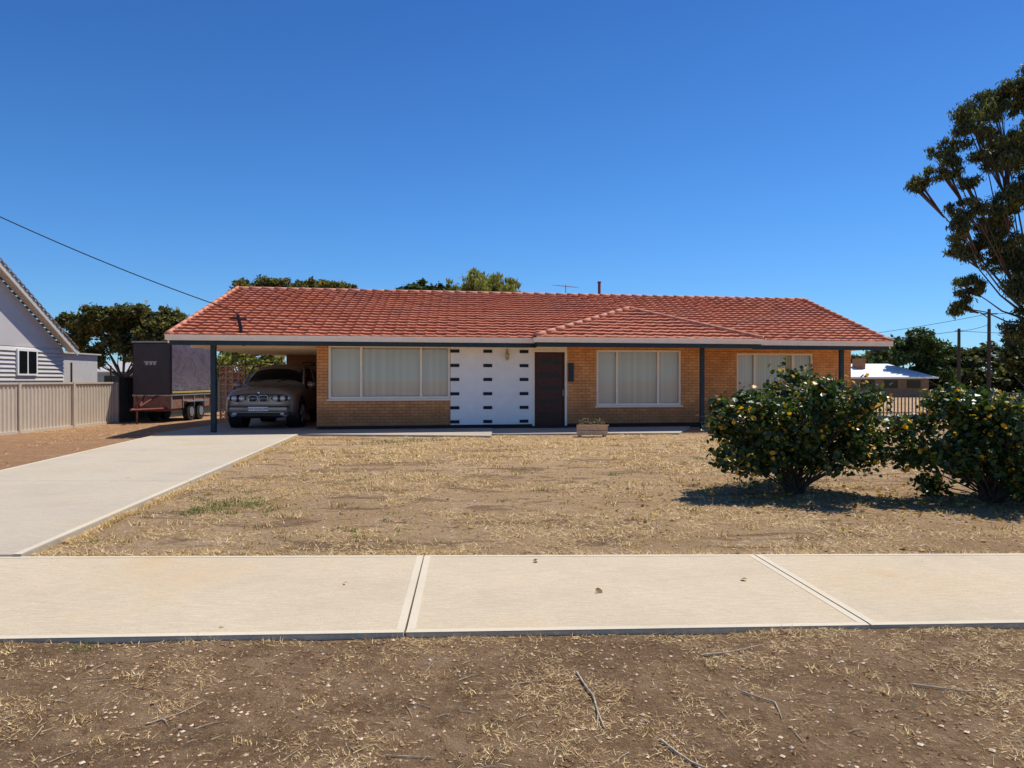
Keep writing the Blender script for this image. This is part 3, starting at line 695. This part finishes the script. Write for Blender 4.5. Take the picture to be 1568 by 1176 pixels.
tree("garden_tree", (-1.8, 45, 0), [(-3.5, 45, 7.0, .9), (-2.6, 45, 7.5, .9), (-1.8, 45, 7.55, .9), (-1.0, 45, 7.35, .9), (0, 45, 7.05, .9), (-1.8, 45, 6.8, 1.5)], .2, .17, .04, 800, M_light, M_bark, sub=17, flat=1.0, droop=True)
tree("garden_tree", (36.4, 64, 0), [(36.8, 64, 5.0, 1.5), (35.6, 64, 4.1, 1.4), (38.2, 64, 3.8, 1.5), (36, 70, 2.2, 1.8), (37.8, 64, 2.0, 1.5), (39, 64, 1.8, 1.4)], .25, .2, .1, 560, M_green, M_bark, sub=16)
tree("garden_tree", (32.5, 72, 0), [(32, 73, 2.9, 1.3), (33.6, 73, 3.3, 1.3), (35, 73, 3.0, 1.4), (33, 73, 1.8, 1.5)], .2, .2, .1, 520, M_green, M_bark, sub=16)
tree("garden_tree", (-13.5, 36, 0), [(-14.2, 36, 2.7, .9), (-13, 36, 2.8, 1.0), (-12, 36, 2.6, .8), (-13.5, 36, 1.8, 1.0)], .15, .12, .07, 700, M_light, M_bark)
tree("garden_tree", (-12.0, 31, 0), [(-12.6, 31, 2.3, .8), (-11.4, 31, 2.5, .9), (-10.6, 31, 2.1, .8)], .12, .09, .05, 900, M_light, M_bark)
tl = []
for x in np.arange(46, 130, 1.7): tl.append((x, 88+R.uniform(-7, 7), 2.2+4.2*vn(x, 3, 5), 1.9+1.5*R.random())); tl.append((x, 86, 1.5, 1.7))
for x in np.arange(-130, -30, 3.0): tl.append((x, 100+R.uniform(-5, 5), 1.6+1.5*vn(x, 3, 6), 1.8+1.0*R.random()))
for x in np.arange(-28, 46, 3.0): tl.append((x, 110+R.uniform(-5, 5), 1.2, 1.6))
V, F = leafverts(clump_pts(tl, 150, 10, .8), .32, .18, .2)
rawobj("distant_trees", V, F, leaf_mat("treeline_leaves", [(0, (.04, .05, .018)), (.6, (.10, .11, .035)), (1, (.20, .18, .06))], .25, (.5, (.5, .55, .6))))

# ------------------------------------------------------------ shrubs
M_shrub = leaf_mat("shrub_leaves", [(0, (.014, .036, .010)), (.45, (.035, .072, .016)), (.82, (.085, .125, .025)), (.915, (.18, .18, .035)), (.935, (.74, .44, .03)), (1, (.84, .40, .03))], .25, rough=.38, spec=.5)
def shrub(name, cx, cy, rx, ry, zt, n):
    E = empty(name); q = MB(); cl = []
    for i in range(100):
        an = R.uniform(0, 2*math.pi); el = R.uniform(-.85, 1); lob = .82+.22*math.sin(3*an+cx)+.12*math.sin(5*an+1); rr = R.uniform(.5, 1.0)*lob
        x = cx+rx*rr*math.cos(an)*math.sqrt(max(.25, 1-el*el)); y = cy+ry*rr*math.sin(an)*math.sqrt(max(.25, 1-el*el))
        z = zt*.47+zt*.48*el*min(1, rr+.08)*R.uniform(.85, 1.06); cl.append((x, y, max(z, .14), R.uniform(.08, .22)))
    for (x, y, z, r) in cl:
        b = Vector((cx+R.uniform(-.10, .10), cy+R.uniform(-.10, .10), 0)); c = Vector((x, y, z))
        m = Vector((cx+(x-cx)*.45+R.uniform(-.08, .08), cy+(y-cy)*.45, z*.5)); q.tube([b, m, c], [.012, .009, .004], 5)
        for k in range(4): q.tube([c, c+Vector(R.normal(size=3))*.14], [.004, .002], 4)
    q.obj("stems", M_bark, E)
    pts = []
    for (x, y, z, r) in cl:
        per = int(n/len(cl)*(r/.155)**1.5)
        p = R.normal(size=(per, 3))*r*.6; p[:, 2] *= .85; pts.append(p+np.array([x, y, z]))
    p = np.concatenate(pts); p = p[p[:, 2] > .04]
    V, F = leafverts(p, .030, .022, .15, True, .45); rawobj("leaves", V, F, M_shrub, E)
shrub("garden_shrub", 3.76, 9.45, 1.36, 1.1, 1.68, 19000)
shrub("garden_shrub", 5.92, 8.75, 1.40, 1.1, 1.54, 19000)
# ------------------------------------------------------------ dry grass
def blades(n, x0, x1, y0, y1, dens, lmin, lmax, wd, lie, seed):
    x = R.uniform(x0, x1, n); y = R.uniform(y0, y1, n); keep = dens(x, y) > R.random(n); x, y = x[keep], y[keep]; n = len(x)
    z = gz(x, y); an = R.uniform(0, 2*math.pi, n); L = R.uniform(lmin, lmax, n); el = np.abs(R.normal(size=n))*lie
    d = np.stack([np.cos(an)*np.cos(el), np.sin(an)*np.cos(el), np.sin(el)], 1)*L[:, None]
    s = np.stack([-np.sin(an), np.cos(an), np.zeros(n)], 1)*wd
    c = np.stack([x, y, z+.003], 1); s[:, 2] += wd*R.uniform(-.6, .6, n)
    V = np.stack([c-s, c+s, c+d+np.array([0, 0, .002])], 1).reshape(-1, 3); return V
def onlawn(x, y):
    r = (x > -4.08-(y-5.9)*.1257+.02) & (y > 5.95+.012*x+.0) & (y < np.where(x < -.5, 18.6, 19.4))
    return r
def dl(x, y):
    c = vn(x, y, .8, 3)*.40+vn(x, y, .28, 4)*.30+vn(x, y*2.2, 2.4, 9)*.3; return np.clip((c-.49)*6, .012, 1)*onlawn(x, y)
def df(x, y):
    c = vn(x, y, .5, 5)*.5+vn(x, y, .16, 6)*.5; return np.clip((c-.48)*3.5, .05, 1)*(y < 4.15+.045*x-.0)
Vs = [blades(130000, -5.8, 12, 5.9, 11, dl, .03, .085, .0026, .30, 1), blades(110000, -5.8, 16, 11, 19.4, dl, .05, .12, .006, .34, 2), blades(80000, -3.6, 4.2, 2.1, 4.4, df, .012, .055, .0013, .25, 3),
      blades(9000, -14, -8, 11, 24, lambda x, y: np.clip((vn(x, y, .9, 8)-.5)*2, 0, 1)*(x < -7.5-(y-5.9)*.164), .05, .12, .006, .3, 3)]
Vf = blades(11000, -4.1, 7, 5.93, 6.14, lambda x, y: onlawn(x, y)*np.clip(vn(x, y, .3, 7)*1.6-.2, 0, 1), .03, .09, .0028, .5, 4)
Vn_ = blades(9000, -3.2, 4, 3.9, 4.38, lambda x, y: ((y < 4.15+.045*x) & (y > 4.05+.045*x))*np.clip(vn(x, y, .2, 7)*1.6-.2, 0, 1), .02, .06, .0018, .5, 4)
yd = R.uniform(5.9, 18.8, 9000); xd = -4.08-(yd-5.9)*.1257+.03+np.abs(R.normal(size=9000))*.05; L = R.uniform(.03, .09, 9000); an = R.uniform(0, 6.28, 9000)
c0 = np.stack([xd, yd, gz(xd, yd)], 1); dd = np.stack([np.cos(an)*.8, np.sin(an)*.8, np.full(9000, .6)], 1)*L[:, None]; ss = np.stack([-np.sin(an), np.cos(an), np.zeros(9000)], 1)*.004
kp = vn(xd, yd, .5, 5) > .4
Vd = np.stack([c0-ss, c0+ss, c0+dd], 1)[kp].reshape(-1, 3)
V = np.concatenate(Vs+[Vf, Vn_, Vd]); F = np.arange(len(V)).reshape(-1, 3)
M_straw = leaf_mat("straw", [(0, (.30, .18, .08)), (.5, (.64, .44, .195)), (.85, (.88, .66, .34)), (1, (.95, .78, .46))], .1)
rawobj("dry_grass", V, F, M_straw)
def tufts(name, spots, mat):
    out = []
    for (x, y, r, n, h) in spots:
        px = x+R.normal(size=n)*r; py = y+R.normal(size=n)*r; an = R.uniform(0, 6.28, n); el = R.uniform(.3, 1.4, n); L = h*R.uniform(.5, 1.2, n); z = gz(px, py)
        d = np.stack([np.cos(an)*np.cos(el), np.sin(an)*np.cos(el), np.sin(el)], 1)*L[:, None]; s = np.stack([-np.sin(an), np.cos(an), np.zeros(n)], 1)*.003*(y/6+.4)
        c = np.stack([px, py, z], 1); out.append(np.stack([c-s, c+s, c+d], 1).reshape(-1, 3))
    V = np.concatenate(out); rawobj(name, V, np.arange(len(V)).reshape(-1, 3), mat)
sp = [(R.uniform(-5, 9), R.uniform(6.1, 18), .05, 40, .07) for _ in range(220)]+[(R.uniform(-3, 4), R.uniform(2.3, 4.0), .025, 26, .035) for _ in range(50)]
sp = [s for s in sp if s[0] > -4.0-(s[1]-5.9)*.1257 and not (s[1] > 4.0+.045*s[0] and s[1] < 6)]
tufts("dry_grass_tufts", sp, M_straw)
M_weed = leaf_mat("weed_green", [(0, (.08, .12, .03)), (1, (.26, .26, .08))], .3)
wd = [(-3.35+R.normal()*.34, 8.4+R.normal()*.30, .07, 60, .045) for _ in range(24)]+[(-1.58, 7.0, .04, 50, .05), (-1.45, 6.7, .03, 30, .05), (-2.3, 10.5, .1, 40, .06), (-3.9, 6.6, .05, 30, .05), (.4, 9.6, .05, 30, .05), (.1, 11.8, .1, 40, .06), (-2.4, 3.95, .04, 50, .04), (-3, 17.2, .3, 150, .08), (-2.4, 17.6, .3, 120, .08), (1.6, 11.2, .08, 50, .06), (3.6, 13.5, .1, 60, .07)]
wd += [(R.uniform(-4.3, 3), R.uniform(6.2, 11), .04, 18, .038) for _ in range(40)]
wd = [s for s in wd if s[0] > -4.0-(s[1]-5.9)*.1257 or s[1] < 4.1]
tufts("weeds", wd, M_weed)
# clods and small stones
def clods(n, x0, x1, y0, y1, rmin, rmax, ok):
    x = R.uniform(x0, x1, n); y = R.uniform(y0, y1, n); k = ok(x, y); x, y = x[k], y[k]; n = len(x)
    r = rmin+(rmax-rmin)*R.random(n)**3; c = np.stack([x, y, gz(x, y)], 1)
    dirs = np.array([(1, 0, .25), (0, 1, .25), (-1, 0, .25), (0, -1, .25), (0, 0, .75), (0, 0, -.4)])
    return (c[:, None, :]+dirs[None]*r[:, None, None]*R.uniform(.6, 1.3, size=(n, 6, 1))).reshape(-1, 3)
cv = np.concatenate([clods(16000, -3.6, 4.2, 2.0, 4.4, .0025, .014, lambda x, y: y < 4.13+.045*x), clods(16000, -5.5, 10, 6.0, 13, .004, .02, lambda x, y: onlawn(x, y))])
nf = len(cv)//6; T = np.array([(0, 1, 4), (1, 2, 4), (2, 3, 4), (3, 0, 4), (1, 0, 5), (2, 1, 5), (3, 2, 5), (0, 3, 5)])
rawobj("soil_clods", cv, (np.arange(nf)[:, None, None]*6+T[None]).reshape(-1, 3), leaf_mat("clod_dirt", [(0, (.16, .09, .045)), (.5, (.40, .25, .135)), (.85, (.62, .43, .27)), (1, (.72, .60, .46))], 0, rough=.95, spec=.1))
# twigs, leaves
q = MB()
def twig(pts, r=.006):
    q.tube([(x, y, float(gz(np.array(x), np.array(y)))+r+.004) for x, y in pts], [r]+[r*.8]*(len(pts)-2)+[r*.4] if len(pts) > 2 else [r, r*.5], 6)
twig([(.33, 3.62), (.36, 3.45), (.385, 3.35), (.39, 3.2), (.40, 3.06)], .0065); twig([(.39, 3.2), (.37, 3.08)], .004)
twig([(1.03, 3.86), (1.2, 3.90), (1.42, 3.99)], .005); twig([(1.1, 3.4), (1.18, 3.32), (1.22, 3.28), (1.19, 3.12)], .004); twig([(1.95, 3.47), (2.1, 3.43), (2.15, 3.40), (2.3, 3.36)], .005)
twig([(.62, 2.95), (.66, 2.84), (.70, 2.75), (.75, 2.7)], .006); twig([(-.5, 2.82), (-.3, 2.8)], .003); twig([(-1.6, 3.1), (-1.5, 3.2), (-1.45, 3.35)], .003)
for _ in range(130):
    x = R.uniform(-3.2, 4); y = R.uniform(2.3, 3.95+.03*x); a = R.uniform(0, 6.28); L = R.uniform(.03, .14); twig([(x, y), (x+L*.5*math.cos(a), y+L*.5*math.sin(a)+.01), (x+L*math.cos(a), y+L*math.sin(a))], .0022)
for _ in range(160):
    x = R.uniform(-3.5, 9); y = R.uniform(6.2, 12); a = R.uniform(0, 6.28); L = R.uniform(.05, .25); twig([(x, y), (x+L*.5*math.cos(a), y+L*.5*math.sin(a)+.02), (x+L*math.cos(a), y+L*math.sin(a))], .003)
q.obj("fallen_twigs", plain("twig_bark", (.42, .33, .24), .9, .5, 30))
c = []
for (cx, cy, s, n) in ((3.7, 9.3, .9, 420), (5.8, 8.6, .9, 420), (3, 8, 3, 130)):
    x = cx+R.normal(size=n)*s; y = cy+R.normal(size=n)*s*.8; c.append(np.stack([x, y, gz(x, y)+.015], 1))
c = np.concatenate(c); c = c[c[:, 1] > 6.05]; c = np.concatenate([c, np.array([[.185, 5.72, .045], [.20, 5.73, .046], [-1.2, 5.1, .04], [.6, 4.9, .04], [1.7, 5.2, .04]])])
V, F = leafverts(c, .026, .017, 1.5, True); rawobj("fallen_leaves", V, F, leaf_mat("fallen_leaf", [(0, (.14, .09, .04)), (.6, (.40, .26, .08)), (1, (.70, .45, .05))], .1))

# planter
PL = empty("wooden_planter_box"); q = MB(); x0, y0 = 1.72, 18.55
for k in range(2): q.box(x0, x0+.78, y0, y0+.02, .07+k*.12, .18+k*.12); q.box(x0, x0+.78, y0+.33, y0+.35, .07+k*.12, .18+k*.12); q.box(x0, x0+.02, y0+.021, y0+.329, .07+k*.12, .18+k*.12); q.box(x0+.76, x0+.78, y0+.021, y0+.329, .07+k*.12, .18+k*.12)
q.box(x0-.03, x0+.81, y0-.03, y0+.0, .30, .33); q.box(x0+.03, x0+.1, y0+.02, y0+.3, 0, .07); q.box(x0+.68, x0+.75, y0+.02, y0+.3, 0, .07)
q.obj("box", plain("weathered_pine", (.62, .42, .26), .8, .2, 9), PL, bevel=.004)
q = MB(); q.box(x0+.02, x0+.76, y0+.02, y0+.33, .07, .28); q.obj("soil", M_plinth, PL)
p = np.stack([R.uniform(x0+.05, x0+.73, 360), R.uniform(y0+.04, y0+.3, 360), .29+R.random(360)**2*.2], 1); V, F = leafverts(p, .035, .012, 0); rawobj("dry_plants", V, F, leaf_mat("planter_plants", [(0, (.06, .05, .02)), (1, (.35, .26, .12))], .1), PL)

# ------------------------------------------------------------ light, sky, camera
sd = Vector((.42, .30, 1)).normalized(); el = math.asin(sd.z); az = math.atan2(sd.x, sd.y)
W = bpy.data.worlds.new("World"); S.world = W; W.use_nodes = True; nt = W.node_tree
bg = nt.nodes["Background"]; sk = nt.nodes.new("ShaderNodeTexSky"); sk.sky_type = 'NISHITA'; sk.sun_disc = False
sk.sun_elevation = el; sk.sun_rotation = az; sk.air_density = 1.0; sk.dust_density = .1; sk.ozone_density = 3.5; sk.altitude = 300
tc = nt.nodes.new("ShaderNodeTexCoord"); sx = nt.nodes.new("ShaderNodeSeparateXYZ"); nt.links.new(tc.outputs["Generated"], sx.inputs[0])
rp = nt.nodes.new("ShaderNodeValToRGB"); e_ = rp.color_ramp.elements
e_[0].position = 0; e_[0].color = (.46, .74, 1.06, 1); e_[1].position = 1; e_[1].color = (.46, .70, .96, 1)
k_ = e_.new(.22); k_.color = (.36, .72, 1.10, 1); k_ = e_.new(.48); k_.color = (.26, .58, .98, 1)
nt.links.new(sx.outputs[2], rp.inputs[0])
ml = nt.nodes.new("ShaderNodeMix"); ml.data_type = 'RGBA'; ml.blend_type = 'MULTIPLY'; ml.inputs[0].default_value = 1
nt.links.new(sk.outputs[0], ml.inputs[6]); nt.links.new(rp.outputs[0], ml.inputs[7]); nt.links.new(ml.outputs[2], bg.inputs[0]); bg.inputs[1].default_value = .12
ld = bpy.data.lights.new("sun", 'SUN'); ld.energy = 5.0; ld.angle = math.radians(.5); ld.color = (1, .94, .84)
lo = bpy.data.objects.new("sun", ld); COL.objects.link(lo); lo.rotation_euler = sd.to_track_quat('Z', 'Y').to_euler()
cd = bpy.data.cameras.new("camera"); co = bpy.data.objects.new("camera", cd); COL.objects.link(co)
cd.sensor_width = 36; cd.lens = 24.96; cd.clip_start = .05; cd.clip_end = 5000
co.location = (0, 0, 1.5); co.rotation_euler = (math.radians(90-.32), 0, 0); S.camera = co
S.view_settings.view_transform = 'Standard'; S.view_settings.look = 'None'; S.view_settings.exposure = 0
